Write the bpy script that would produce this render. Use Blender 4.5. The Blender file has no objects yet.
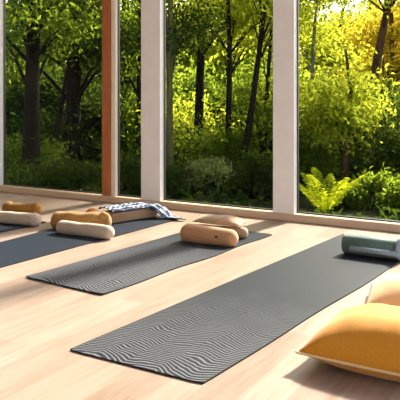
import bpy, bmesh, math, random
import numpy as np
from mathutils import Vector, Matrix, noise as mnoise

SC = bpy.context.scene
COL = SC.collection
R = math.radians

# ------------------------------------------------------------------ camera
cam_d = bpy.data.cameras.new('camera')
cam_d.sensor_width = 36.0
cam_d.lens = 58.5
cam_d.shift_y = -0.25
cam_d.clip_start = 0.05
cam = bpy.data.objects.new('camera', cam_d)
cam.location = (0, 0, 1.0)
cam.rotation_euler = (R(90), 0, R(31))
COL.objects.link(cam)
SC.camera = cam

# ------------------------------------------------------------------ sky, sun, exposure
SUN_EL, SUN_AZ = 37.0, 8.0          # azimuth measured from the window wall's normal towards +x
world = bpy.data.worlds.new('sky')
SC.world = world
world.use_nodes = True
wn = world.node_tree
bg = wn.nodes['Background']
sky = wn.nodes.new('ShaderNodeTexSky')
sky.sky_type = 'NISHITA'
sky.sun_disc = False
sky.sun_elevation = R(SUN_EL)
sky.sun_rotation = R(SUN_AZ)
sky.air_density = 1.0
sky.dust_density = 3.0
sky.ozone_density = 0.6
wn.links.new(sky.outputs[0], bg.inputs[0])
bg.inputs[1].default_value = 0.30

sun_d = bpy.data.lights.new('sun', 'SUN')
sun_d.energy = 11.0
sun_d.angle = R(4.0)
sun_d.color = (1.0, 0.94, 0.86)
sun = bpy.data.objects.new('sun', sun_d)
sv = Vector((math.sin(R(SUN_AZ)) * math.cos(R(SUN_EL)), math.cos(R(SUN_AZ)) * math.cos(R(SUN_EL)), math.sin(R(SUN_EL))))
sun.rotation_euler = sv.to_track_quat('Z', 'Y').to_euler()
sun.location = (4, 20, 14)
COL.objects.link(sun)

SC.view_settings.view_transform = 'Standard'
SC.view_settings.look = 'None'
SC.view_settings.gamma = 1.0
SC.view_settings.use_curve_mapping = False
SC.view_settings.exposure = 0.50

# ------------------------------------------------------------------ node helpers
def new_mat(name):
    m = bpy.data.materials.new(name)
    m.use_nodes = True
    nt = m.node_tree
    return m, nt, nt.nodes['Principled BSDF'], nt.nodes['Material Output']

def node(nt, kind, **kw):
    n = nt.nodes.new(kind)
    for k, v in kw.items():
        setattr(n, k, v)
    return n

def math_n(nt, op, a, b=None, clamp=False):
    n = node(nt, 'ShaderNodeMath', operation=op, use_clamp=clamp)
    for i, x in enumerate((a, b)):
        if x is None: continue
        if isinstance(x, (int, float)): n.inputs[i].default_value = x
        else: nt.links.new(x, n.inputs[i])
    return n.outputs[0]

def coords(nt, scale=(1, 1, 1), rot=(0, 0, 0), out='Object'):
    tc = node(nt, 'ShaderNodeTexCoord')
    mp = node(nt, 'ShaderNodeMapping')
    mp.inputs['Scale'].default_value = scale
    mp.inputs['Rotation'].default_value = rot
    nt.links.new(tc.outputs[out], mp.inputs[0])
    return mp.outputs[0]

def noise_n(nt, vec, scale, detail=3.0, rough=0.55, dist=0.0):
    n = node(nt, 'ShaderNodeTexNoise')
    n.inputs['Scale'].default_value = scale
    n.inputs['Detail'].default_value = detail
    n.inputs['Roughness'].default_value = rough
    n.inputs['Distortion'].default_value = dist
    nt.links.new(vec, n.inputs['Vector'])
    return n.outputs['Fac']

def ramp(nt, fac, stops):
    r = node(nt, 'ShaderNodeValToRGB')
    el = r.color_ramp.elements
    while len(el) < len(stops): el.new(0.5)
    for e, (p, c) in zip(el, stops):
        e.position = p
        e.color = (*c, 1.0)
    nt.links.new(fac, r.inputs[0])
    return r.outputs[0]

def mix_c(nt, fac, a, b, blend='MIX'):
    n = node(nt, 'ShaderNodeMix', data_type='RGBA', blend_type=blend)
    for i, x in ((0, fac), (6, a), (7, b)):
        if isinstance(x, (int, float)): n.inputs[i].default_value = x
        elif isinstance(x, tuple): n.inputs[i].default_value = (*x, 1.0)
        else: nt.links.new(x, n.inputs[i])
    return n.outputs[2]

def bump(nt, p, h, strength, dist=0.005):
    b = node(nt, 'ShaderNodeBump')
    b.inputs['Strength'].default_value = strength
    b.inputs['Distance'].default_value = dist
    nt.links.new(h, b.inputs['Height'])
    nt.links.new(b.outputs[0], p.inputs['Normal'])

def fabric(name, c1, c2, scale=60, rough=0.85, bs=0.35, sheen=0.2, blot=5):
    m, nt, p, _ = new_mat(name)
    v = coords(nt)
    n = noise_n(nt, v, scale, 4, 0.65)
    b = noise_n(nt, v, blot, 3)
    f = math_n(nt, 'ADD', math_n(nt, 'MULTIPLY', n, 0.5), math_n(nt, 'MULTIPLY', b, 0.5))
    nt.links.new(ramp(nt, f, [(0.35, c1), (0.65, c2)]), p.inputs['Base Color'])
    p.inputs['Roughness'].default_value = rough
    p.inputs['Sheen Weight'].default_value = sheen
    p.inputs['Specular IOR Level'].default_value = 0.25
    bump(nt, p, n, bs, 0.004)
    return m

def plain(name, c, rough=0.5, var=0.06, scale=8, spec=0.4):
    m, nt, p, _ = new_mat(name)
    n = noise_n(nt, coords(nt), scale, 4)
    lo = tuple(x * (1 - var) for x in c); hi = tuple(min(1, x * (1 + var)) for x in c)
    nt.links.new(ramp(nt, n, [(0.3, lo), (0.7, hi)]), p.inputs['Base Color'])
    p.inputs['Roughness'].default_value = rough
    p.inputs['Specular IOR Level'].default_value = spec
    return m

def wood(name, c1, c2, axis_scale, rough=0.45, spec=0.4):
    m, nt, p, _ = new_mat(name)
    v = coords(nt, axis_scale)
    n = noise_n(nt, v, 6, 5, 0.6, 0.6)
    nt.links.new(ramp(nt, n, [(0.3, c1), (0.7, c2)]), p.inputs['Base Color'])
    p.inputs['Roughness'].default_value = rough
    p.inputs['Specular IOR Level'].default_value = spec
    bump(nt, p, n, 0.12, 0.003)
    return m

# ------------------------------------------------------------------ materials
def floor_mat():
    m, nt, p, _ = new_mat('pale_oak_boards')
    v = coords(nt, (1, 1, 1), (0, 0, R(90)))
    br = node(nt, 'ShaderNodeTexBrick')
    br.offset = 0.37; br.offset_frequency = 2
    for k, x in (('Scale', 1.0), ('Mortar Size', 0.0012), ('Mortar Smooth', 0.2), ('Bias', 0.0), ('Brick Width', 1.9), ('Row Height', 0.145)):
        br.inputs[k].default_value = x
    br.inputs['Color1'].default_value = (0, 0, 0, 1)
    br.inputs['Color2'].default_value = (1, 1, 1, 1)
    br.inputs['Mortar'].default_value = (0.5, 0.5, 0.5, 1)
    nt.links.new(v, br.inputs['Vector'])
    tone = ramp(nt, br.outputs['Color'], [(0.0, (0.265, 0.182, 0.132)), (0.5, (0.325, 0.236, 0.18)), (1.0, (0.375, 0.282, 0.222))])
    g1 = noise_n(nt, coords(nt, (11, 0.7, 1)), 3.0, 5, 0.6, 0.9)
    g2 = noise_n(nt, coords(nt, (60, 2.2, 1)), 3.0, 3, 0.6, 0.3)
    g = math_n(nt, 'ADD', math_n(nt, 'MULTIPLY', g1, 0.7), math_n(nt, 'MULTIPLY', g2, 0.3))
    grain = ramp(nt, g, [(0.32, (0.70, 0.62, 0.55)), (0.5, (0.96, 0.94, 0.92)), (0.72, (1.10, 1.11, 1.12))])
    c = mix_c(nt, 1.0, tone, grain, 'MULTIPLY')
    seam = math_n(nt, 'MULTIPLY', br.outputs['Fac'], 0.45)
    c = mix_c(nt, seam, c, (0.22, 0.12, 0.06))
    nt.links.new(c, p.inputs['Base Color'])
    rr = node(nt, 'ShaderNodeMapRange')
    rr.inputs['To Min'].default_value = 0.30; rr.inputs['To Max'].default_value = 0.46
    nt.links.new(g1, rr.inputs[0]); nt.links.new(rr.outputs[0], p.inputs['Roughness'])
    p.inputs['Specular IOR Level'].default_value = 0.45
    bump(nt, p, math_n(nt, 'SUBTRACT', math_n(nt, 'MULTIPLY', g, 0.3), br.outputs['Fac']), 0.12, 0.002)
    return m

def mat_rubber(name, base, ridge, ridge_len, strength=1.0):
    """yoga mat top: wavy raised ridges at the near end, smooth beyond"""
    m, nt, p, _ = new_mat(name)
    tc = node(nt, 'ShaderNodeTexCoord')
    sp = node(nt, 'ShaderNodeSeparateXYZ')
    nt.links.new(tc.outputs['Object'], sp.inputs[0])
    x, y = sp.outputs[0], sp.outputs[1]
    big = noise_n(nt, coords(nt, (1, 1, 1)), 3.0, 2, 0.5)
    small = noise_n(nt, coords(nt, (1, 1, 1)), 14.0, 2, 0.5)
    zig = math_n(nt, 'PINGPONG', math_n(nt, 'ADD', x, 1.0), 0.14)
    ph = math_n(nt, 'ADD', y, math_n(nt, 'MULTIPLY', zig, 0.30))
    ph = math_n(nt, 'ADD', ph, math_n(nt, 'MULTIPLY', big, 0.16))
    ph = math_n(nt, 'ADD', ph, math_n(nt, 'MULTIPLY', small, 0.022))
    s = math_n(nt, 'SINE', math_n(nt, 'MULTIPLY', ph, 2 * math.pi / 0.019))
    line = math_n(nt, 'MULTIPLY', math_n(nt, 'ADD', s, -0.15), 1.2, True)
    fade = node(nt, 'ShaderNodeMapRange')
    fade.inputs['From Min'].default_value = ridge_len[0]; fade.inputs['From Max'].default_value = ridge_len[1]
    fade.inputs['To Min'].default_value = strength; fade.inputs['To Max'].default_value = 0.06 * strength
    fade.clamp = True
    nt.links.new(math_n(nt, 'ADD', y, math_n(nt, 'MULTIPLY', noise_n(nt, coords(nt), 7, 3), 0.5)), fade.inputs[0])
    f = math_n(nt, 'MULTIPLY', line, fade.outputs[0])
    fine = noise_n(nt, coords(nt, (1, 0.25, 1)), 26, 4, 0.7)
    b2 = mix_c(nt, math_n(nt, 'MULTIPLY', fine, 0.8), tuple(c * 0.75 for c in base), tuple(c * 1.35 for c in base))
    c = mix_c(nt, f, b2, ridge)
    nt.links.new(c, p.inputs['Base Color'])
    p.inputs['Roughness'].default_value = 0.55
    p.inputs['Specular IOR Level'].default_value = 0.11
    bump(nt, p, math_n(nt, 'ADD', math_n(nt, 'MULTIPLY', f, 1.0), math_n(nt, 'MULTIPLY', fine, 0.15)), 0.35, 0.003)
    return m

def glass_mat():
    m, nt, p, out = new_mat('window_glass')
    nt.nodes.remove(p)
    fr = node(nt, 'ShaderNodeFresnel'); fr.inputs[0].default_value = 1.10
    tr = node(nt, 'ShaderNodeBsdfTransparent'); tr.inputs[0].default_value = (0.95, 0.97, 0.95, 1)
    gl = node(nt, 'ShaderNodeBsdfGlossy'); gl.inputs['Roughness'].default_value = 0.02
    mx = node(nt, 'ShaderNodeMixShader')
    nt.links.new(fr.outputs[0], mx.inputs[0]); nt.links.new(tr.outputs[0], mx.inputs[1]); nt.links.new(gl.outputs[0], mx.inputs[2])
    nt.links.new(mx.outputs[0], out.inputs[0])
    return m

def leaf_mat(name, dark, light, trans, tw=0.5):
    m, nt, p, out = new_mat(name)
    nt.nodes.remove(p)
    n = noise_n(nt, coords(nt), 2.6, 3, 0.7)
    col = ramp(nt, n, [(0.3, dark), (0.7, light)])
    tcol = ramp(nt, n, [(0.3, tuple(x * 0.6 for x in trans)), (0.7, trans)])
    d = node(nt, 'ShaderNodeBsdfDiffuse'); nt.links.new(col, d.inputs[0])
    t = node(nt, 'ShaderNodeBsdfTranslucent'); nt.links.new(tcol, t.inputs[0])
    mx = node(nt, 'ShaderNodeMixShader'); mx.inputs[0].default_value = tw
    nt.links.new(d.outputs[0], mx.inputs[1]); nt.links.new(t.outputs[0], mx.inputs[2])
    nt.links.new(mx.outputs[0], out.inputs[0])
    return m

def bark_mat(name, c1, c2):
    m, nt, p, _ = new_mat(name)
    n = noise_n(nt, coords(nt, (1, 1, 0.25)), 14, 5, 0.7, 0.5)
    nt.links.new(ramp(nt, n, [(0.35, c1), (0.65, c2)]), p.inputs['Base Color'])
    p.inputs['Roughness'].default_value = 0.95
    p.inputs['Specular IOR Level'].default_value = 0.08
    bump(nt, p, n, 0.8, 0.02)
    return m

M = dict(
    floor=floor_mat(),
    white=plain('white_paint', (0.82, 0.81, 0.82), 0.45, 0.03),
    cream=plain('cream_paint', (0.82, 0.74, 0.62), 0.45, 0.03),
    ceiling=plain('ceiling_plaster', (0.82, 0.80, 0.77), 0.8, 0.03),
    sill=wood('pale_timber_sill', (0.60, 0.42, 0.28), (0.72, 0.54, 0.38), (0.6, 9, 14)),
    orange=wood('orange_brown_timber', (0.30, 0.085, 0.022), (0.46, 0.15, 0.04), (9, 9, 0.5)),
    gasket=plain('dark_bronze_gasket', (0.025, 0.02, 0.016), 0.5),
    glass=glass_mat(),
    soil=plain('forest_floor', (0.030, 0.036, 0.012), 0.95, 0.6, 3, 0.05),
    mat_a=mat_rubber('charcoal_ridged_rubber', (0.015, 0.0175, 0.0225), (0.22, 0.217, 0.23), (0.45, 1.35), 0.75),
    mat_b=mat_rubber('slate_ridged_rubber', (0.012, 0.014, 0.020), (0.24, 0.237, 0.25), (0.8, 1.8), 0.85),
    mat_c=mat_rubber('smooth_slate_rubber', (0.014, 0.019, 0.029), (0.03, 0.04, 0.055), (0.1, 0.5), 0.1),
    edge=plain('black_rubber_edge', (0.012, 0.012, 0.013), 0.7),
    mustard=fabric('mustard_towelling', (0.25, 0.105, 0.012), (0.40, 0.19, 0.03), 120),
    caramel=fabric('caramel_towelling', (0.27, 0.125, 0.025), (0.44, 0.235, 0.07), 120),
    cream_f=fabric('cream_fabric', (0.42, 0.315, 0.235), (0.56, 0.45, 0.355), 90),
    peach_f=fabric('peach_tan_fabric', (0.42, 0.205, 0.09), (0.53, 0.285, 0.14), 70, bs=0.2),
    tan_f=fabric('tan_fabric', (0.33, 0.205, 0.11), (0.46, 0.31, 0.185), 70),
    khaki_f=fabric('khaki_fabric', (0.34, 0.24, 0.14), (0.46, 0.34, 0.22), 110),
    seat_f=fabric('tan_cushion_fabric', (0.34, 0.20, 0.11), (0.45, 0.285, 0.17), 60),
    orange_f=fabric('orange_fabric', (0.50, 0.16, 0.02), (0.62, 0.24, 0.04), 60),
    yellow_f=fabric('golden_yellow_fabric', (0.52, 0.20, 0.010), (0.62, 0.27, 0.022), 90, bs=0.12, blot=3),
    piping_f=fabric('pale_piping', (0.70, 0.50, 0.25), (0.78, 0.58, 0.33), 90, bs=0.1),
    peach2_f=fabric('pale_peach_fabric', (0.72, 0.44, 0.20), (0.80, 0.53, 0.28), 60, bs=0.1),
    green_f=fabric('sage_green_fabric', (0.06, 0.12, 0.10), (0.11, 0.185, 0.155), 60, rough=0.6, bs=0.15),
    blue_f=fabric('grey_blue_fabric', (0.20, 0.26, 0.32), (0.30, 0.37, 0.44), 60, rough=0.6, bs=0.15),
    tag=plain('dark_red_tag', (0.06, 0.012, 0.01), 0.7),
    bark_d=bark_mat('dark_bark', (0.010, 0.007, 0.005), (0.03, 0.022, 0.015)),
    bark_b=bark_mat('red_brown_bark', (0.06, 0.028, 0.014), (0.15, 0.075, 0.04)),
    bark_g=bark_mat('grey_bark', (0.12, 0.11, 0.085), (0.26, 0.24, 0.19)),
    bark_m=bark_mat('mossy_bark', (0.06, 0.06, 0.025), (0.14, 0.13, 0.06)),
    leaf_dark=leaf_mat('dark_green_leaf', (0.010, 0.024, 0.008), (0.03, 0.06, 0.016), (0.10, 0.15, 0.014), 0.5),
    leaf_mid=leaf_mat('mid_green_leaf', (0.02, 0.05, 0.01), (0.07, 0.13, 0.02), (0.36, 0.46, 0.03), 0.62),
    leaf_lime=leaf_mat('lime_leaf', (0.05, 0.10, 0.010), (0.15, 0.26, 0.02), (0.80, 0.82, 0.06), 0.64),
    leaf_sunglow=leaf_mat('sun_glow_leaf', (0.24, 0.18, 0.010), (0.42, 0.32, 0.02), (0.95, 0.72, 0.05), 0.6),  # sun glow in the upper canopy painted in as gold leaf colour
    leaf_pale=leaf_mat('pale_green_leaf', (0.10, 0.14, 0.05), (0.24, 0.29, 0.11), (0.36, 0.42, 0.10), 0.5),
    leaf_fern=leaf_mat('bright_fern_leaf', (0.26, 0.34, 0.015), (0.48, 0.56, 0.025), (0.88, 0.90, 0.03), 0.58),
)

def ikat():
    """navy cloth with white zigzag bands running along its length (cloth UV: x along, y across)"""
    m, nt, p, _ = new_mat('navy_white_weave')
    tc = node(nt, 'ShaderNodeTexCoord')
    sp = node(nt, 'ShaderNodeSeparateXYZ'); nt.links.new(tc.outputs['UV'], sp.inputs[0])
    x, y = sp.outputs[0], sp.outputs[1]
    n = noise_n(nt, coords(nt), 30, 2)
    zz = math_n(nt, 'PINGPONG', math_n(nt, 'MULTIPLY', x, 1.0), 0.045)
    ph = math_n(nt, 'ADD', y, math_n(nt, 'MULTIPLY', zz, 2.2))
    ph = math_n(nt, 'ADD', ph, math_n(nt, 'MULTIPLY', n, 0.10))
    s1 = math_n(nt, 'SINE', math_n(nt, 'MULTIPLY', ph, 2 * math.pi * 4.0))
    s2 = math_n(nt, 'SINE', math_n(nt, 'MULTIPLY', y, 2 * math.pi * 2.0))
    f = math_n(nt, 'ADD', math_n(nt, 'MULTIPLY', s1, 0.38), math_n(nt, 'MULTIPLY', s2, 0.12))
    f = math_n(nt, 'ADD', f, 0.5, True)
    edge = math_n(nt, 'MULTIPLY', math_n(nt, 'ABSOLUTE', math_n(nt, 'SUBTRACT', y, 0.5)), 2.0)
    edge = math_n(nt, 'GREATER_THAN', edge, 0.86)
    f = math_n(nt, 'SUBTRACT', f, edge, True)
    nt.links.new(ramp(nt, f, [(0.55, (0.008, 0.013, 0.05)), (0.66, (0.36, 0.40, 0.48))]), p.inputs['Base Color'])
    p.inputs['Roughness'].default_value = 0.9
    return m
M['ikat'] = ikat()

# ------------------------------------------------------------------ object helpers
def tag(o, label=None, cat=None, group=None, kind=None):
    if label: o['label'] = label
    if cat: o['category'] = cat
    if group: o['group'] = group
    if kind: o['kind'] = kind
    return o

def empty(name, loc, rz=0.0):
    o = bpy.data.objects.new(name, None)
    o.location = loc; o.rotation_euler = (0, 0, rz)
    o.empty_display_size = 0.1
    COL.objects.link(o)
    return o

def link_mesh(name, me, mats, parent=None, loc=(0, 0, 0), rot=(0, 0, 0)):
    o = bpy.data.objects.new(name, me)
    for m in (mats if isinstance(mats, (list, tuple)) else [mats]):
        if m.name not in [x.name for x in me.materials]: me.materials.append(m)
    COL.objects.link(o)
    o.location = loc; o.rotation_euler = rot
    if parent: o.parent = parent
    return o

def obj(name, bm, mats, parent=None, loc=(0, 0, 0), rot=(0, 0, 0), smooth=True):
    me = bpy.data.meshes.new(name)
    bmesh.ops.recalc_face_normals(bm, faces=bm.faces)
    bm.to_mesh(me); bm.free()
    if smooth:
        me.polygons.foreach_set('use_smooth', [True] * len(me.polygons))
    return link_mesh(name, me, mats, parent, loc, rot)

def box_bm(x0, x1, y0, y1, z0, z1, bevel=0.0, bm=None):
    bm = bm or bmesh.new()
    vs = [bm.verts.new((x, y, z)) for x in (x0, x1) for y in (y0, y1) for z in (z0, z1)]
    q = [(0, 1, 3, 2), (4, 6, 7, 5), (0, 4, 5, 1), (2, 3, 7, 6), (0, 2, 6, 4), (1, 5, 7, 3)]
    fs = [bm.faces.new([vs[i] for i in f]) for f in q]
    if bevel:
        es = {e for f in fs for e in f.edges}
        bmesh.ops.bevel(bm, geom=list(es), offset=bevel, segments=2, affect='EDGES', profile=0.7)
    return bm

def structure(name, bm, mat, parent=None, smooth=False):
    o = obj(name, bm, mat, parent, smooth=smooth)
    if parent is None: o['kind'] = 'structure'
    return o

def tube(bm, pts, rads, seg=8, cap=True):
    rings = []
    n = len(pts)
    for i, (p, r) in enumerate(zip(pts, rads)):
        p = Vector(p)
        d = (Vector(pts[min(i + 1, n - 1)]) - Vector(pts[max(i - 1, 0)])).normalized()
        a = d.orthogonal().normalized() if abs(d.z) < 0.98 else Vector((1, 0, 0))
        if abs(d.z) < 0.9: a = d.cross(Vector((0, 0, 1))).normalized()
        else: a = (Vector((1, 0, 0)) - d * d.x).normalized()
        b = d.cross(a)
        rings.append([bm.verts.new(p + a * r * math.cos(t) + b * r * math.sin(t)) for t in [2 * math.pi * k / seg for k in range(seg)]])
    for r0, r1 in zip(rings, rings[1:]):
        for k in range(seg):
            bm.faces.new((r0[k], r0[(k + 1) % seg], r1[(k + 1) % seg], r1[k]))
    if cap:
        bm.faces.new(rings[0][::-1]); bm.faces.new(rings[-1])
    return bm

def lathe_x(prof, seg=32, bm=None):
    """prof: (x, r) pairs, revolved about the X axis"""
    bm = bm or bmesh.new()
    rings = []
    for x, r in prof:
        if r < 1e-5: rings.append([bm.verts.new((x, 0, 0))])
        else: rings.append([bm.verts.new((x, r * math.cos(2 * math.pi * k / seg), r * math.sin(2 * math.pi * k / seg))) for k in range(seg)])
    for a, b in zip(rings, rings[1:]):
        for k in range(seg):
            k2 = (k + 1) % seg
            if len(a) == 1 and len(b) == 1: continue
            if len(a) == 1: bm.faces.new((a[0], b[k], b[k2]))
            elif len(b) == 1: bm.faces.new((a[k], a[k2], b[0]))
            else: bm.faces.new((a[k], a[k2], b[k2], b[k]))
    return bm

def lump(bm, amp, scale, seed=0.0, keep_z=None):
    for v in bm.verts:
        n = mnoise.noise_vector(v.co * scale + Vector((seed, seed * 1.7, seed * 0.3)))
        v.co += n * amp
        if keep_z is not None and v.co.z < keep_z: v.co.z = keep_z
    return bm

def bolster_bm(L, r, end=0.85, amp=0.004, scale=9, seed=0.0, n=26, flat=0.82, sag=0.0, taper=0.0):
    """a soft roll along X with rounded ends, flattened where it lies; base at z = 0"""
    e = r * end
    prof = [(-L / 2, 0.0)]
    for k in range(1, 8):
        t = k / 7 * math.pi / 2
        prof.append((-L / 2 + e * (1 - math.cos(t)), r * math.sin(t)))
    for k in range(1, n):
        prof.append((-L / 2 + e + (L - 2 * e) * k / n, r))
    prof += [(-x, rr) for x, rr in prof[:8][::-1]]
    bm = lathe_x(prof, 36)
    lump(bm, amp, scale, seed)
    for v in bm.verts:
        k = 1 - taper * (v.co.x / L + 0.5)
        v.co.y *= k; v.co.z = (v.co.z + r * flat) * k - r * flat
        if v.co.z < -r * flat: v.co.z = -r * flat
        v.co.z += r * flat
        v.co.z -= sag * (v.co.x / (L / 2)) ** 2 * (v.co.z / (2 * r))
    return bm

def cushion_bm(w, d, h, n=44, pinch=0.05, p=2.6, wr=0.006, seed=0.0, lift=0.0, squash=0.35):
    """stuffed cushion: seam outline in XY, bulging above and a little below; base at z = 0"""
    bm = bmesh.new()
    top, bot = {}, {}
    for i in range(n + 1):
        for j in range(n + 1):
            a = -1 + 2 * i / n; b = -1 + 2 * j / n
            f = max(0.0, (1 - abs(a) ** p)) ** 0.62 * max(0.0, (1 - abs(b) ** p)) ** 0.62
            x = a * w / 2 * (1 - pinch * (1 - b * b)); y = b * d / 2 * (1 - pinch * (1 - a * a))
            wn_ = mnoise.noise(Vector((x * 9 + seed, y * 9, seed))) * wr + mnoise.noise(Vector((x * 22, y * 8 + seed, 3.1))) * wr * 0.5
            z0 = h * squash
            edge = i in (0, n) or j in (0, n)
            cr = lift * (a * a) * (b * b)
            top[i, j] = bm.verts.new((x, y, z0 + h * (1 - squash) * f + wn_ * min(1, f * 2) + cr))
            bot[i, j] = top[i, j] if edge else bm.verts.new((x, y, max(0.0, z0 - h * squash * 1.25 * f + cr)))
    for i in range(n):
        for j in range(n):
            bm.faces.new((top[i, j], top[i + 1, j], top[i + 1, j + 1], top[i, j + 1]))
            q = [bot[i, j], bot[i, j + 1], bot[i + 1, j + 1], bot[i + 1, j]]
            q2 = []
            for v in q:
                if v not in q2: q2.append(v)
            try: bm.faces.new(q2)
            except ValueError: pass
    return bm

# ------------------------------------------------------------------ the room
WV = 4.98           # inner face of the window wall
X0, X1 = -8.2, 1.6
ROOF = 3.9
structure('floor', box_bm(X0, X1, -2.5, WV + 0.10, -0.12, 0.0), M['floor'])
structure('ceiling', box_bm(X0, X1, -2.5, WV + 0.25, ROOF, ROOF + 0.15), M['ceiling'])
structure('wall_back', box_bm(X0, X1, -2.65, -2.5, 0.0, ROOF), M['white'])
structure('wall_left', box_bm(X0 - 0.15, X0, -2.65, WV + 0.13, -0.12, ROOF), M['white'])
sill = structure('trim_1', box_bm(X0, X1, WV - 0.004, WV + 0.13, 0.0, 0.062, 0.004), M['sill'])
structure('trim_2', box_bm(X0, X1, WV, WV + 0.13, ROOF - 0.2, ROOF), M['white'])
posts = [(-7.95, -7.74, 'white'), (-5.77, -5.565, 'white'), (-3.643, -3.426, 'white'), (-2.28, -2.091, 'white'), (0.15, 0.35, 'white')]
n = 3
for a, b, k in posts:
    structure('trim_%d' % n, box_bm(a, b, WV, WV + 0.09, 0.062, ROOF - 0.2, 0.003), M[k]); n += 1
po = structure('trim_%d' % n, box_bm(-4.116, -3.968, WV + 0.024, WV + 0.09, 0.062, ROOF - 0.2, 0.002), M['cream'])
fac = obj('wood_facing', box_bm(-4.118, -4.020, WV, WV + 0.024, 0.062, ROOF - 0.2, 0.003), M['orange'], po, smooth=False)
tag(fac, 'orange-brown timber facing on the cream post')
panes = [(-7.74, -5.77), (-5.565, -4.116), (-3.968, -3.643), (-3.426, -2.28), (-2.091, 0.15)]
for i, (a, b) in enumerate(panes):
    z0, z1 = 0.062, ROOF - 0.2
    g = structure('window_%d' % (i + 1), box_bm(a + 0.001, b - 0.001, WV + 0.070, WV + 0.076, z0 + 0.001, z1 - 0.001), M['glass'])
    bm = bmesh.new()
    t = 0.009
    box_bm(a + 0.001, a + t, WV + 0.062, WV + 0.084, z0 + 0.001, z1 - 0.001, bm=bm)
    box_bm(b - t, b - 0.001, WV + 0.062, WV + 0.084, z0 + 0.001, z1 - 0.001, bm=bm)
    box_bm(a + t, b - t, WV + 0.062, WV + 0.084, z0 + 0.001, z0 + 0.010, bm=bm)
    box_bm(a + t, b - t, WV + 0.062, WV + 0.084, z1 - 0.012, z1 - 0.001, bm=bm)
    obj('window_gasket', bm, M['gasket'], g, smooth=False)

# ground outside: gently uneven forest floor
bm = bmesh.new()
gx = np.linspace(-60, 25, 70); gy = np.linspace(WV + 0.14, 70, 60)
gv = [[bm.verts.new((x, y, -0.30 + 0.10 * mnoise.noise(Vector((x * 0.35, y * 0.35, 0))) + 0.012 * max(0, y - 8))) for y in gy] for x in gx]
for i in range(len(gx) - 1):
    for j in range(len(gy) - 1):
        bm.faces.new((gv[i][j], gv[i + 1][j], gv[i + 1][j + 1], gv[i][j + 1]))
structure('ground', bm, M['soil'], smooth=True)
def gz(x, y): return -0.30 + 0.10 * mnoise.noise(Vector((x * 0.35, y * 0.35, 0))) + 0.012 * max(0, y - 8)

# ------------------------------------------------------------------ the forest
def leaf_mesh(name, centres, size, rng, droop=0.0, aspect=0.42, up=0.4, dirs=None):
    """one mesh of folded leaf blades, two triangles pairs each"""
    c = np.asarray(centres, dtype=np.float64); n = len(c)
    d = rng.normal(size=(n, 3)) if dirs is None else np.asarray(dirs) + rng.normal(size=(n, 3)) * 0.25
    d[:, 2] -= droop
    d /= np.linalg.norm(d, axis=1)[:, None]
    nr = rng.normal(size=(n, 3)); nr[:, 2] += up
    s = np.cross(d, nr); s /= np.linalg.norm(s, axis=1)[:, None] + 1e-9
    k = np.cross(s, d)
    L = size * rng.uniform(0.65, 1.3, n)[:, None]
    base = c - d * L * 0.5; tip = c + d * L * 0.5
    l = c + s * L * aspect * 0.5 + k * L * 0.10
    r = c - s * L * aspect * 0.5 + k * L * 0.10
    v = np.stack([base, l, tip, r], axis=1).reshape(-1, 3)
    idx = np.arange(n)[:, None] * 4
    f = np.concatenate([idx + np.array([[0, 1, 2]]), idx + np.array([[0, 2, 3]])], axis=1).reshape(-1)
    me = bpy.data.meshes.new(name)
    me.vertices.add(len(v)); me.vertices.foreach_set('co', v.astype(np.float32).ravel())
    nf = 2 * n
    me.loops.add(nf * 3); me.loops.foreach_set('vertex_index', f.astype(np.int32))
    me.polygons.add(nf)
    me.polygons.foreach_set('loop_start', np.arange(0, nf * 3, 3, dtype=np.int32))
    me.update(calc_edges=True)
    return me

def tree(name, loc, label, h, r, bark, leaf, crown, nl=5000, size=0.13, lean=(0, 0), bend=0.12, seed=1, clusters=34, group='trees behind the glass', cr=0.42, droop=0.1, cat='tree', behind=0.55):
    """crown: list of (dx, dy, z, rx, ry, rz) ellipsoids the leaf clusters fill, relative to the base"""
    rng = np.random.default_rng(seed)
    if behind: nl = int(nl * 1.5); size *= 0.8        # nearer trees: finer leaves
    root = empty(name, (loc[0], loc[1], gz(*loc) - 0.02))
    tag(root, label, cat, group)
    bm = bmesh.new()
    N = 14
    pts = []
    for i in range(N + 1):
        t = i / N
        pts.append((lean[0] * t + bend * math.sin(t * 5 + seed) * t, lean[1] * t + bend * math.cos(t * 4 + seed * 2) * t, h * t))
    rads = [r * (1.35 - 0.35 * min(1, t * 8 / N)) * (1 - 0.72 * t / N) for t in range(N + 1)]
    tube(bm, pts, rads, 10)
    cs = []
    for k in range(clusters):
        e = crown[k % len(crown)]
        u = rng.normal(size=3); u = u / np.linalg.norm(u) * rng.uniform(0.35, 1) ** 0.6
        c = np.array([e[0] + u[0] * e[3], e[1] + u[1] * e[4], e[2] + u[2] * e[5]])
        if k % 3 and behind: c += np.array([-0.5, 0.85, 0]) * behind
        cs.append(c)
        if k % 2 == 0:                      # branch from the trunk towards the cluster
            t = min(0.96, max(0.12, (c[2] - 0.5) / h))
            i = int(t * N)
            p0 = Vector(pts[i]); p1 = Vector(c); mid = (p0 + p1) / 2 + Vector((0, 0, 0.12))
            tube(bm, [p0, mid, p1], [max(0.008, rads[i] * 0.35), max(0.006, rads[i] * 0.2), 0.004], 5)
    obj('trunk', bm, bark, root)
    w = rng.uniform(0.6, 1.4, len(cs)); w /= w.sum()
    pick = rng.choice(len(cs), nl, p=w)
    cen = np.array(cs)[pick] + rng.normal(size=(nl, 3)) * np.array([cr, cr, cr * 0.55]) * 0.6
    cen = cen[cen[:, 2] > 0.05]
    link_mesh('foliage', leaf_mesh('foliage', cen, size, rng, droop), leaf, root)
    return root

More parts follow.
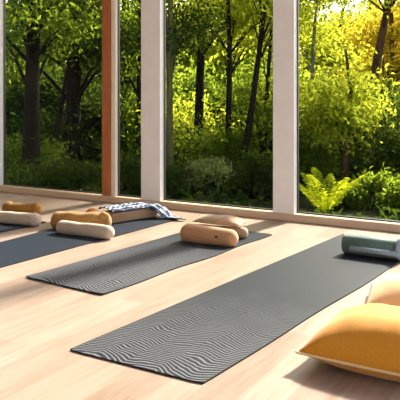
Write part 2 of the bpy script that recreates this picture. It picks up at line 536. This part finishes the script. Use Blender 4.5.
def shrub(name, loc, label, rx, ry, h, leaf, nl=2200, size=0.09, seed=1, group='shrubs outside the windows', droop=0.0):
    rng = np.random.default_rng(seed)
    root = empty(name, (loc[0], loc[1], gz(*loc) - 0.02))
    tag(root, label, 'shrub', group)
    bm = bmesh.new()
    cs = []
    for k in range(16):
        a = rng.uniform(0, 2 * math.pi); q = rng.uniform(0.1, 1) ** 0.5
        c = np.array([math.cos(a) * q * rx * 0.8, math.sin(a) * q * ry * 0.8, h * (0.25 + 0.68 * rng.uniform(0.1, 1) * (1 - 0.5 * q * q))])
        cs.append(c)
        tube(bm, [(0.02 * k - 0.16, 0, 0), (c[0] * 0.4, c[1] * 0.4, c[2] * 0.55), tuple(c)], [0.014, 0.010, 0.004], 5)
    obj('stems', bm, M['bark_d'], root)
    pick = rng.integers(0, len(cs), nl)
    cen = np.array(cs)[pick] + rng.normal(size=(nl, 3)) * np.array([rx * 0.22, ry * 0.22, h * 0.13])
    cen = cen[cen[:, 2] > 0.02]
    link_mesh('foliage', leaf_mesh('foliage', cen, size, rng, droop), leaf, root)
    return root

def fern(name, loc, label, nf, L, leaf, seed, group='bright ferns by the glass'):
    """arching fronds with paired leaflets, each frond a part"""
    rng = np.random.default_rng(seed)
    root = empty(name, (loc[0], loc[1], gz(*loc) - 0.02))
    tag(root, label, 'fern', group)
    for k in range(nf):
        a = 2 * math.pi * k / nf + rng.uniform(-0.25, 0.25)
        l = L * rng.uniform(0.75, 1.15); rise = rng.uniform(0.75, 1.15)
        cen, dirs = [], []
        pts = []
        for i in range(22):
            t = i / 21
            rad = l * 0.72 * t
            z = l * rise * (t - 0.36 * t * t) * 1.1
            p = Vector((math.cos(a) * rad, math.sin(a) * rad, z)); pts.append(p)
            if i > 3:
                w = 0.13 * math.sin(min(1, (1.05 - t) * 1.4) * math.pi / 2) * l
                side = Vector((-math.sin(a), math.cos(a), 0))
                for s in (-1, 1):
                    for q in (0.25, 0.6, 0.95):
                        dd = side * s + Vector((math.cos(a), math.sin(a), 0.35)) * 0.45
                        cen.append(p + dd * w * q); dirs.append(dd)
        bm = bmesh.new()
        tube(bm, pts, [0.008 * (1 - 0.8 * i / 21) for i in range(22)], 5)
        fr = obj('frond', bm, leaf, root)
        link_mesh('leaflets', leaf_mesh('leaflets', cen, 0.055, rng, 0.05, 0.4, 1.0, dirs), leaf, fr)
    return root

L_ = M
# --- trees seen through window 2 (left pane): dark, with two heavy trunks
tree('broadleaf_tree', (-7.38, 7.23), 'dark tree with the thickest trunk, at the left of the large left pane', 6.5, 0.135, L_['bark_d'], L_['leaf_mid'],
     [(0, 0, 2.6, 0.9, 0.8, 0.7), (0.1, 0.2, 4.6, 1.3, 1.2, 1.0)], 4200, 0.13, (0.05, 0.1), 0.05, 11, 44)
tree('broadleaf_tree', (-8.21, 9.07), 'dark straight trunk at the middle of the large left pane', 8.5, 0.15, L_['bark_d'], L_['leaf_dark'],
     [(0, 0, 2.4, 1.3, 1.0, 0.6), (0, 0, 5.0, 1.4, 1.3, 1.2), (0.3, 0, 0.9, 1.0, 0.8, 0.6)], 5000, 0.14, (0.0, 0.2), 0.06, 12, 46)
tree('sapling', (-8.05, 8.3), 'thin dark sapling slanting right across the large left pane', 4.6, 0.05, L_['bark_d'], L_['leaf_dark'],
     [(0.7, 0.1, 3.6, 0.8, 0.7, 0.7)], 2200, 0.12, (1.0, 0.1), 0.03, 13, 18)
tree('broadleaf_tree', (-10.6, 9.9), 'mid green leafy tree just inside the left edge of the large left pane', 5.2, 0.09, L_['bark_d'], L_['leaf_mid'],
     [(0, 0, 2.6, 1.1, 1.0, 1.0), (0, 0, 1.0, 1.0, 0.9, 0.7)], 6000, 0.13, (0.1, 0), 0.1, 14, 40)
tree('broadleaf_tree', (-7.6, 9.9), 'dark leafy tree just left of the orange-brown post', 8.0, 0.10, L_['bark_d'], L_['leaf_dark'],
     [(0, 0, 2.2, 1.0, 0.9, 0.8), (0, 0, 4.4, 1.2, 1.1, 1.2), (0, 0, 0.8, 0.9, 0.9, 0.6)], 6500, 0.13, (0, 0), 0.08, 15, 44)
# --- window 3 (narrow)
tree('broadleaf_tree', (-6.85, 9.3), 'slim tree filling the narrow pane right of the orange-brown post', 6.2, 0.06, L_['bark_d'], L_['leaf_mid'],
     [(0, 0, 2.1, 0.55, 0.7, 1.1), (0, 0, 0.8, 0.7, 0.6, 0.6)], 4200, 0.11, (0.1, 0), 0.06, 16, 34)
# --- window 4 (middle)
tree('broadleaf_tree', (-4.99, 7.5), 'mossy slender trunk at the left edge of the middle pane', 5.0, 0.055, L_['bark_m'], L_['leaf_dark'],
     [(-0.1, 0, 2.5, 0.4, 0.5, 0.6), (0, 0, 3.8, 1.1, 1.0, 0.8)], 2600, 0.10, (0, 0), 0.03, 17, 26)
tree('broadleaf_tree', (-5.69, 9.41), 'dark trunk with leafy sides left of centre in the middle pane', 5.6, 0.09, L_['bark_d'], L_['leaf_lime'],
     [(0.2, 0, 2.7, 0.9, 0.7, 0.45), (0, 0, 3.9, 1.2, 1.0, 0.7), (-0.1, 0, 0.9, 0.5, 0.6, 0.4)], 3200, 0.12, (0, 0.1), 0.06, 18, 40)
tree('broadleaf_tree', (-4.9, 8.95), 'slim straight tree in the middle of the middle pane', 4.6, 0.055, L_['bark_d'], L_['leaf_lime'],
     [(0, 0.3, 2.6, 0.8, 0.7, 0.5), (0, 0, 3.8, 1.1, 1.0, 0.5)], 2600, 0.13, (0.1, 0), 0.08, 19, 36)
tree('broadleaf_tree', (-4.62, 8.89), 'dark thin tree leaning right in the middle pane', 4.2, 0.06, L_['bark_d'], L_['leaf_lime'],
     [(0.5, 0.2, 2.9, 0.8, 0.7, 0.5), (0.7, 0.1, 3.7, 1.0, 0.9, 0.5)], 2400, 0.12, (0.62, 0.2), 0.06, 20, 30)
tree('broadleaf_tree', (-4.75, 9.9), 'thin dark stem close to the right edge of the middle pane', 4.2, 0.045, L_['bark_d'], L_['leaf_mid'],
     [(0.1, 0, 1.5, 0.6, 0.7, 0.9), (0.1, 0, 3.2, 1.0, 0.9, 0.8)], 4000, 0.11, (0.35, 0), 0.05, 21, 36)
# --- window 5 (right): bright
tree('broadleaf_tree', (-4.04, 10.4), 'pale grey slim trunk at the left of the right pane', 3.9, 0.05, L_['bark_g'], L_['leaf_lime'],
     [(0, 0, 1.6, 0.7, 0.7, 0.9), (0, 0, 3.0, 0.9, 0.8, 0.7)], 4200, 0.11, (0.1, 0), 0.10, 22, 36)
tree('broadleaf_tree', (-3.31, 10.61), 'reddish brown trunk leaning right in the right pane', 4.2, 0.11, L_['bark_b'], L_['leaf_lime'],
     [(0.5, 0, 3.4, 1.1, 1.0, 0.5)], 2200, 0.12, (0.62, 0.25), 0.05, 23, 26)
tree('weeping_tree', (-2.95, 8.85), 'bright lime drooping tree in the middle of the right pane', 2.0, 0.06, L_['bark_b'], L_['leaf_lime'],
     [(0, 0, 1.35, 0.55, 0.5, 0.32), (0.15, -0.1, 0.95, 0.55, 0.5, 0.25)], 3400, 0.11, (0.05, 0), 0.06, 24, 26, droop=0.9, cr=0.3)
tree('broadleaf_tree', (-3.47, 13.08), 'tree coloured gold with sun glow, at the top right corner of the right pane', 4.6, 0.08, L_['bark_b'], L_['leaf_sunglow'],
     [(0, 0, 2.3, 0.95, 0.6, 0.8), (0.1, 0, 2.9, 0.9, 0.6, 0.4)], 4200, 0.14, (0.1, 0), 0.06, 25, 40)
tree('conifer', (-2.67, 9.83), 'dark small tree under the glow-coloured golden leaves in the right pane', 1.9, 0.05, L_['bark_b'], L_['leaf_dark'],
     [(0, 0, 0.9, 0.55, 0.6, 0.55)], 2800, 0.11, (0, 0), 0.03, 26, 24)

# --- far rows: each its own tree, closing the view (three crowns, copied)
def far_tree(label, loc, leafname, seed, h, wide):
    return tree('broadleaf_tree', loc, label, h, 0.14, L_['bark_d'], L_[leafname],
                [(0, 0, h * 0.62, wide, wide * 0.45, h * 0.26), (0, 0, h * 0.30, wide, wide * 0.4, h * 0.22), (0, 0, h * 0.1, wide, wide * 0.4, h * 0.1)],
                13000, 0.15, (0, 0), 0.2, seed, 80, 'far trees', cr=0.45, behind=0)
far = [
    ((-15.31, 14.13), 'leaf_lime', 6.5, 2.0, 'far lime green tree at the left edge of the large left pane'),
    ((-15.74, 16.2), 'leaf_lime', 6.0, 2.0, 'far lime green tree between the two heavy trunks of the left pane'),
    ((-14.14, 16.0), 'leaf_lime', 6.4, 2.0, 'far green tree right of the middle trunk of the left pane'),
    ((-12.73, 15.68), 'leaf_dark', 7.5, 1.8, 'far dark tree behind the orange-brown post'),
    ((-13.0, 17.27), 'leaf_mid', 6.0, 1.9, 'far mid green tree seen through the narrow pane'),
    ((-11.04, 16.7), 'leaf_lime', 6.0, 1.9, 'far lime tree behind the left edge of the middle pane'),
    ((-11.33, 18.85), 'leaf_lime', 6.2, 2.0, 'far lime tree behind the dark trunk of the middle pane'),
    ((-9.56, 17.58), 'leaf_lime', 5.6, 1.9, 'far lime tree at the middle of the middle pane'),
    ((-9.71, 19.83), 'leaf_sunglow', 6.0, 1.9, 'far tree coloured yellow with sun glow, at the top right of the middle pane'),
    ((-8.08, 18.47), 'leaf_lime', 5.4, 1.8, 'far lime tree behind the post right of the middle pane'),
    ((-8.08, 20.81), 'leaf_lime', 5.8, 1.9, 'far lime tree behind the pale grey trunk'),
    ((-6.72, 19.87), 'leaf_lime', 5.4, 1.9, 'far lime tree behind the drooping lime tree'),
    ((-6.46, 21.78), 'leaf_sunglow', 6.0, 2.0, 'far tree coloured yellow with sun glow, behind the reddish brown leaning trunk'),
    ((-5.13, 20.25), 'leaf_sunglow', 5.4, 1.9, 'far tree coloured gold with sun glow, at the right edge of the right pane'),
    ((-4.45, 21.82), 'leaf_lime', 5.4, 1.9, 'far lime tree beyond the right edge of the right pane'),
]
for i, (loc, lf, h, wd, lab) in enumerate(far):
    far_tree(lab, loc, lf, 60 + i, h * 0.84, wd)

# --- shrubs and ferns
sh = [
    ((-6.9, 6.75), 0.7, 0.5, 0.42, 'leaf_dark', 'dark low shrub at the foot of the large left pane, left half'),
    ((-6.3, 6.95), 0.7, 0.5, 0.5, 'leaf_dark', 'dark low shrub at the foot of the large left pane, right half'),
    ((-7.9, 7.6), 0.8, 0.6, 0.8, 'leaf_mid', 'dark shrub behind the thickest trunk of the left pane'),
    ((-5.75, 7.6), 0.5, 0.4, 0.6, 'leaf_dark', 'dark shrub low in the narrow pane'),
    ((-4.9, 7.2), 0.35, 0.4, 0.5, 'leaf_dark', 'dark shrub in the lower left corner of the middle pane'),
    ((-4.42, 7.72), 0.36, 0.32, 0.52, 'leaf_pale', 'pale green shrub low in the middle pane'),
    ((-3.75, 7.6), 0.40, 0.4, 0.6, 'leaf_dark', 'dark shrub in the lower right corner of the middle pane'),
    ((-5.01, 8.89), 0.6, 0.5, 1.05, 'leaf_mid', 'mid green shrub behind the pale green one in the middle pane'),
    ((-3.55, 8.9), 0.5, 0.45, 0.8, 'leaf_mid', 'mid green shrub left of the bright fern'),
    ((-2.12, 7.95), 0.42, 0.36, 0.50, 'leaf_mid', 'round green shrub in the lower right corner of the right pane'),
    ((-2.55, 7.75), 0.26, 0.24, 0.30, 'leaf_mid', 'low green shrub between the bright fern and the round green shrub'),
    ((-2.36, 9.08), 0.6, 0.5, 1.05, 'leaf_dark', 'dark shrub behind the round green shrub'),
]
for i, (loc, rx, ry, h, lf, lab) in enumerate(sh):
    shrub('shrub', loc, lab, rx, ry, h, L_[lf], 3600, 0.068, 100 + i)
thick = [
    ((-10.94, 9.76), 'leaf_mid', 'tall mid green bush at the far left of the large left pane'),
    ((-9.96, 9.88), 'leaf_dark', 'tall dark bush behind the thickest trunk of the left pane'),
    ((-9.9, 10.62), 'leaf_mid', 'tall mid green bush between the two heavy trunks of the left pane'),
    ((-8.87, 10.41), 'leaf_dark', 'tall dark bush right of the middle trunk of the left pane'),
    ((-8.58, 11.18), 'leaf_dark', 'tall dark bush behind the narrow pane'),
    ((-7.57, 11.08), 'leaf_mid', 'tall mid green bush at the left edge of the middle pane'),
    ((-7.5, 12.06), 'leaf_mid', 'tall mid green bush behind the dark trunk in the middle pane'),
    ((-6.57, 11.57), 'leaf_dark', 'tall dark bush behind the pale shrub in the middle pane'),
    ((-6.4, 12.49), 'leaf_dark', 'tall dark bush right of centre in the middle pane'),
    ((-5.63, 12.25), 'leaf_mid', 'tall mid green bush at the right edge of the middle pane'),
    ((-5.37, 13.34), 'leaf_lime', 'tall lime bush behind the pale grey trunk'),
    ((-4.5, 12.93), 'leaf_lime', 'tall lime green bush left of the reddish brown trunk in the right pane'),
    ((-4.09, 14.1), 'leaf_lime', 'tall lime bush right of the reddish brown trunk in the right pane'),
    ((-3.32, 13.75), 'leaf_mid', 'tall mid green bush at the right edge of the right pane'),
]
for i, (loc, lf, lab) in enumerate(thick):
    shrub('bush', loc, lab, 0.95, 0.6, 1.75 + 0.25 * math.sin(i * 2.3), L_[lf], 6500, 0.11, 200 + i, 'tall bushes in the wood')
fern('fern', (-2.62, 7.18), 'bright yellow-green fern against the right pane', 12, 0.62, L_['leaf_fern'], 7)

# undergrowth nobody could count
rng = np.random.default_rng(5)
k = 19000
cx = rng.uniform(-16, 0, k); cy = rng.uniform(5.6, 16, k)
keep = (np.hypot(cx + 2.62, cy - 7.18) > 0.6)
cx, cy = cx[keep], cy[keep]; k = len(cx)
cz = np.array([gz(a, b) for a, b in zip(cx, cy)]) + rng.uniform(0.0, 1.0, k) * np.clip((cy - 5.2) * 0.09, 0.04, 0.28)
und = link_mesh('undergrowth', leaf_mesh('undergrowth', np.stack([cx, cy, cz], 1), 0.13, rng, -0.5), M['leaf_dark'])
tag(und, 'low dark green undergrowth covering the forest floor outside', 'undergrowth', kind='stuff')

# ------------------------------------------------------------------ yoga mats
def yoga_mat(c00, c10, c11, c01, label, mat, ny=60, wob=0.0, rnd=0.05, curl=0.0):
    """corners near-left, near-right, far-right, far-left on the floor"""
    o0 = Vector((*c00, 0))
    ey = (Vector((*c01, 0)) - o0).normalized(); ang = math.atan2(ey.y, ey.x) - math.pi / 2
    inv = Matrix.Rotation(-ang, 4, 'Z') @ Matrix.Translation(-o0)
    q = [inv @ Vector((*c, 0)) for c in (c00, c10, c11, c01)]
    bm = bmesh.new(); nx = 16; th = 0.0075
    top, bot = {}, {}
    for i in range(nx + 1):
        for j in range(ny + 1):
            a, b = i / nx, j / ny
            # round the corners a little
            p = q[0] * (1 - a) * (1 - b) + q[1] * a * (1 - b) + q[2] * a * b + q[3] * (1 - a) * b
            if i in (0, nx) and j in (0, ny):
                p += (sum(q, Vector()) / 4 - p).normalized() * 0.006
            if i == nx: p.x += wob * math.sin(b * 14) * math.sin(b * math.pi)
            z = curl * max(0, 1 - b * 9) ** 2 * (0.35 + 0.65 * abs(2 * a - 1))
            top[i, j] = bm.verts.new((p.x, p.y, z + th)); bot[i, j] = bm.verts.new((p.x, p.y, z + 0.0004))
    for i in range(nx):
        for j in range(ny):
            bm.faces.new((top[i, j], top[i + 1, j], top[i + 1, j + 1], top[i, j + 1]))
            bm.faces.new((bot[i, j], bot[i, j + 1], bot[i + 1, j + 1], bot[i + 1, j])).material_index = 1
    rim = [(i, 0) for i in range(nx)] + [(nx, j) for j in range(ny)] + [(i, ny) for i in range(nx, 0, -1)] + [(0, j) for j in range(ny, 0, -1)]
    for a, b in zip(rim, rim[1:] + rim[:1]):
        bm.faces.new((bot[a], bot[b], top[b], top[a])).material_index = 1
    o = obj('yoga_mat', bm, [mat, M['edge']], None, o0, (0, 0, ang), smooth=False)
    tag(o, label, 'yoga mat', 'yoga mats on the floor')
    return o

yoga_mat((-1.781, 1.951), (-1.166, 1.96), (-0.955, 4.68), (-1.577, 4.70), 'largest dark grey yoga mat in the foreground, under the sage green roll', M['mat_a'], wob=0.006)
yoga_mat((-2.723, 2.623), (-2.136, 2.585), (-2.015, 4.40), (-2.62, 4.42), 'ridged dark grey yoga mat under the peach tan bolster', M['mat_b'], wob=0.012, curl=0.004)
yoga_mat((-3.50, 2.30), (-3.02, 2.32), (-2.95, 4.62), (-3.60, 4.60), 'smooth slate grey yoga mat under the cream bolster and the patterned blanket', M['mat_c'])
yoga_mat((-4.42, 2.75), (-3.81, 2.78), (-3.80, 3.90), (-4.42, 3.90), 'slate grey yoga mat farthest left, cut by the left edge of the photo', M['mat_c'])
MZ = 0.0082

# ------------------------------------------------------------------ bolsters and cushions
def bolster(name, loc, rz, L, r, mat, label, cat='bolster', group='rolled bolsters on the mats', **kw):
    root = empty(name, loc, rz)
    tag(root, label, cat, group)
    body = obj('bolster_body', bolster_bm(L, r, **kw), mat, root)
    return root

def end_ring(root, x, r, z, mat, name='end_seam', tr=0.004):
    bm = bmesh.new()
    pts = [(x, r * math.cos(t), z + r * math.sin(t)) for t in [2 * math.pi * k / 28 for k in range(29)]]
    tube(bm, pts, [tr] * 29, 6)
    return obj(name, bm, mat, root)

# far left pair
b = bolster('bolster', (-4.03, 3.70, MZ), R(9), 0.62, 0.051, M['cream_f'], 'cream bolster on the farthest left mat, in front of a mustard one', seed=2.0, amp=0.005)
end_ring(b, 0.255, 0.050, 0.045, M['cream_f'], 'end_seam', 0.006)
b = bolster('bolster', (-4.265, 4.08, 0.0), R(19), 0.37, 0.054, M['mustard'], 'short mustard bolster on the floor behind the farthest left cream bolster', seed=5.0, amp=0.009, scale=13)
for x in (-0.13, 0.13):
    bm = lathe_x([(x - 0.03, 0.045), (x - 0.015, 0.061), (x + 0.015, 0.061), (x + 0.03, 0.045)], 28)
    for v in bm.verts: v.co.z = max(v.co.z + 0.048, 0.001)
    obj('tied_band', bm, M['mustard'], b)
# second pair
b = bolster('bolster', (-3.385, 3.845, MZ), R(22), 0.49, 0.068, M['caramel'], 'caramel mustard towelling bolster behind the cream one on the smooth slate mat', seed=8.0, amp=0.008, scale=11)
bm = bolster_bm(0.085, 0.036, amp=0.006, seed=3.3)
obj('knotted_end', bm, M['caramel'], b, (0.19, -0.038, 0.072), (0, R(18), R(-35)))
bolster('bolster', (-3.175, 3.645, MZ), R(3), 0.50, 0.050, M['cream_f'], 'long cream bolster in front of the caramel one on the smooth slate mat', seed=11.0, amp=0.006)
# orange cushion
o = obj('floor_cushion', cushion_bm(0.115, 0.11, 0.082, 24, 0.0, 2.2, 0.003, 4), M['orange_f'], None, (-3.60, 4.22, MZ), (0, 0, R(20)))
tag(o, 'little orange cushion peeping out behind the caramel bolster', 'cushion')
# tan block cushion and draped blanket
CA = math.atan2(4.557 - 4.064, -3.155 + 3.298)      # direction of its long visible edge
root = empty('block_cushion', (-3.293, 4.350, MZ), CA)
tag(root, 'tan block cushion under the navy and white blanket', 'cushion')
bm = box_bm(-0.235, 0.235, -0.08, 0.08, 0.0, 0.085, 0.022)
bmesh.ops.subdivide_edges(bm, edges=bm.edges[:], cuts=3, use_grid_fill=True)
lump(bm, 0.004, 10, 1.0, 0.0)
obj('cushion_body', bm, M['seat_f'], root)
bm = bmesh.new()
pts = [(-0.227, -0.078, 0.050), (0.227, -0.078, 0.050)]
tube(bm, pts, [0.004, 0.004], 6)
obj('seam_piping', bm, M['seat_f'], root)

# foreground pair on mat B
b = bolster('bolster', (-2.265, 3.89, MZ), R(4), 0.435, 0.070, M['peach_f'], 'smooth peach tan bolster with a small dark tag, on the ridged mat', seed=14.0, amp=0.004, end=0.8, taper=0.14)
bm = box_bm(-0.009, 0.009, -0.002, 0.002, -0.007, 0.007, 0.001)
tag(obj('fabric_tag', bm, M['tag'], b, (0.085, -0.0640, 0.064), (R(5), 0, 0)), 'small dark red tag')
bolster('bolster', (-2.32, 4.135, MZ), R(12), 0.43, 0.042, M['khaki_f'], 'khaki rolled towel under the tan pillow behind the peach bolster', seed=17.0, amp=0.006, scale=14)
o = obj('small_pillow', cushion_bm(0.37, 0.19, 0.058, 30, 0.04, 3.0, 0.006, 6, 0.0, 0.22), M['tan_f'], None, (-2.325, 4.15, MZ + 0.090), (0, R(2), R(12)))
tag(o, 'tan pillow with a pointed corner lying on the khaki roll', 'pillow')

# sage green roll on mat A: a rolled cloth, spiral at its end, grey-blue flap along the front
def spiral_roll(L, r, turns=3.2, th=0.010):
    bm = bmesh.new(); N = 110; prev = None
    rows = []
    for i in range(N + 1):
        t = i / N
        a = R(-60) - t * turns * 2 * math.pi
        rr = r - (r - 0.012) * t
        rows.append((rr * math.cos(a), rr * math.sin(a), (rr - th) * math.cos(a), (rr - th) * math.sin(a)))
    vs = []
    for y, z, y2, z2 in rows:
        e = 0.003 * mnoise.noise(Vector((y * 30, z * 30, 0)))
        vs.append([bm.verts.new((x, yy, zz)) for (x, yy, zz) in ((-L / 2 + e, y, z), (L / 2 + e, y, z), (L / 2 + e, y2, z2), (-L / 2 + e, y2, z2))])
    for a, b in zip(vs, vs[1:]):
        for k in range(4):
            bm.faces.new((a[k], b[k], b[(k + 1) % 4], a[(k + 1) % 4]))
    bm.faces.new(vs[0]); bm.faces.new(vs[-1][::-1])
    return bm
GR = 0.066
root = empty('rolled_blanket', (-1.185, 4.10, MZ), R(-2))
tag(root, 'sage green rolled blanket with grey-blue lining at the far end of the largest mat', 'blanket')
obj('roll', spiral_roll(0.37, GR), M['green_f'], root, (0, 0, GR))
bm = bmesh.new()
bpts = [(-0.064, 0.064), (-0.073, 0.058), (-0.079, 0.050), (-0.081, 0.042), (-0.078, 0.035), (-0.068, 0.030)]
for (y, z), (y2, z2) in zip(bpts, bpts[1:]):
    pass
va = [[bm.verts.new((x, y, z)) for (y, z) in bpts] + [bm.verts.new((x, y + 0.006, z)) for (y, z) in bpts[::-1]] for x in (-0.125, 0.19)]
m_ = len(va[0])
for k in range(m_): bm.faces.new((va[0][k], va[0][(k + 1) % m_], va[1][(k + 1) % m_], va[1][k]))
bm.faces.new(va[0][::-1]); bm.faces.new(va[1])
tag(obj('lining_flap', bm, M['blue_f'], root), 'grey-blue turned-out lining')
bm = lathe_x([(0.192, 0.0), (0.196, 0.02), (0.198, 0.05), (0.196, 0.068), (0.188, 0.073), (0.165, 0.071)], 32)
for v in bm.verts: v.co.z = max(v.co.z + 0.070, 0.001)
tag(obj('end_fold', bm, M['blue_f'], root), 'grey-blue folded end')

# foreground floor pillows
PW, PD, PH = 0.76, 0.45, 0.198
root = empty('floor_pillow', (-0.562, 2.49, 0.0), R(2))
tag(root, 'golden yellow floor pillow in the right foreground', 'pillow', 'floor pillows at the right')
obj('pillow_body', cushion_bm(PW, PD, PH, 60, 0.05, 3.4, 0.006, 9, 0.012, 0.28), M['yellow_f'], root)
bm = bmesh.new()
loop = []
for k in range(120):
    s = k / 30
    e, t = int(s), s - int(s)
    a, b = [(-1 + 2 * t, -1), (1, -1 + 2 * t), (1 - 2 * t, 1), (-1, 1 - 2 * t)][e]
    loop.append((a * PW / 2 * (1 - 0.05 * (1 - b * b)) * 1.004, b * PD / 2 * (1 - 0.05 * (1 - a * a)) * 1.006, PH * 0.28 + 0.012 * a * a * b * b - 0.003))
tube(bm, loop + [loop[0]], [0.005] * 121, 6, cap=False)
obj('piping', bm, M['piping_f'], root)
o = obj('floor_pillow', cushion_bm(0.44, 0.40, 0.16, 44, 0.02, 2.2, 0.004, 21, 0.0, 0.3), M['peach2_f'], None, (-0.72, 3.20, 0.0), (0, 0, R(12)))
tag(o, 'pale peach floor pillow cut by the right edge, behind the golden yellow one', 'pillow', 'floor pillows at the right')

# ------------------------------------------------------------------ the blanket, draped over the block cushion
KX, KY = -3.293, 4.350
def off_block(a, b):
    return math.hypot(max(abs(a) - 0.235, 0), max(abs(b) - 0.08, 0))
BO = Vector((-3.20, 4.44, 0))
bm = bmesh.new()
nu, nv = 64, 50
ux = Vector((math.cos(CA), math.sin(CA), 0)); uy = Vector((-math.sin(CA), math.cos(CA), 0))
def sm(t):
    t = min(1, max(0, t)); return t * t * (3 - 2 * t)
gt = {}
uvl = []
for i in range(nu + 1):
    for j in range(nv + 1):
        s_, t_ = i / nu, j / nv
        a = -0.242 + 0.54 * s_
        back = 0.105 - 0.10 * sm((s_ - 0.75) / 0.25)
        front = -0.092 - 0.27 * sm((s_ - 0.62) / 0.38) + 0.006 * math.sin(s_ * 30)
        b = back + (front - back) * t_
        w = Vector((KX, KY, 0)) + ux * a + uy * b
        ou = off_block(a, b)
        z = 0.094 + MZ + 0.022 * (1 - abs(2 * t_ - 0.8)) * sm((0.9 - s_) * 3)
        z *= (1 - sm(ou / 0.17)) ** 0.9
        fold = 0.006 * math.sin(t_ * 17 + s_ * 4) + 0.004 * math.sin(s_ * 21 + t_ * 9)
        z = max(z + abs(fold), MZ + 0.003 + abs(fold) * 1.2)
        v = bm.verts.new((w.x - BO.x, w.y - BO.y, z)); gt[i, j] = v
uv = bm.loops.layers.uv.new('cloth')
for i in range(nu):
    for j in range(nv):
        f = bm.faces.new((gt[i, j], gt[i + 1, j], gt[i + 1, j + 1], gt[i, j + 1]))
        for l, (p, q) in zip(f.loops, ((i, j), (i + 1, j), (i + 1, j + 1), (i, j + 1))):
            l[uv].uv = (p / nu, q / nv)
o = obj('blanket', bm, M['ikat'], None, BO)
sol = o.modifiers.new('thickness', 'SOLIDIFY'); sol.thickness = 0.005; sol.offset = 1
tag(o, 'navy and white patterned blanket draped over the tan block cushion', 'blanket')
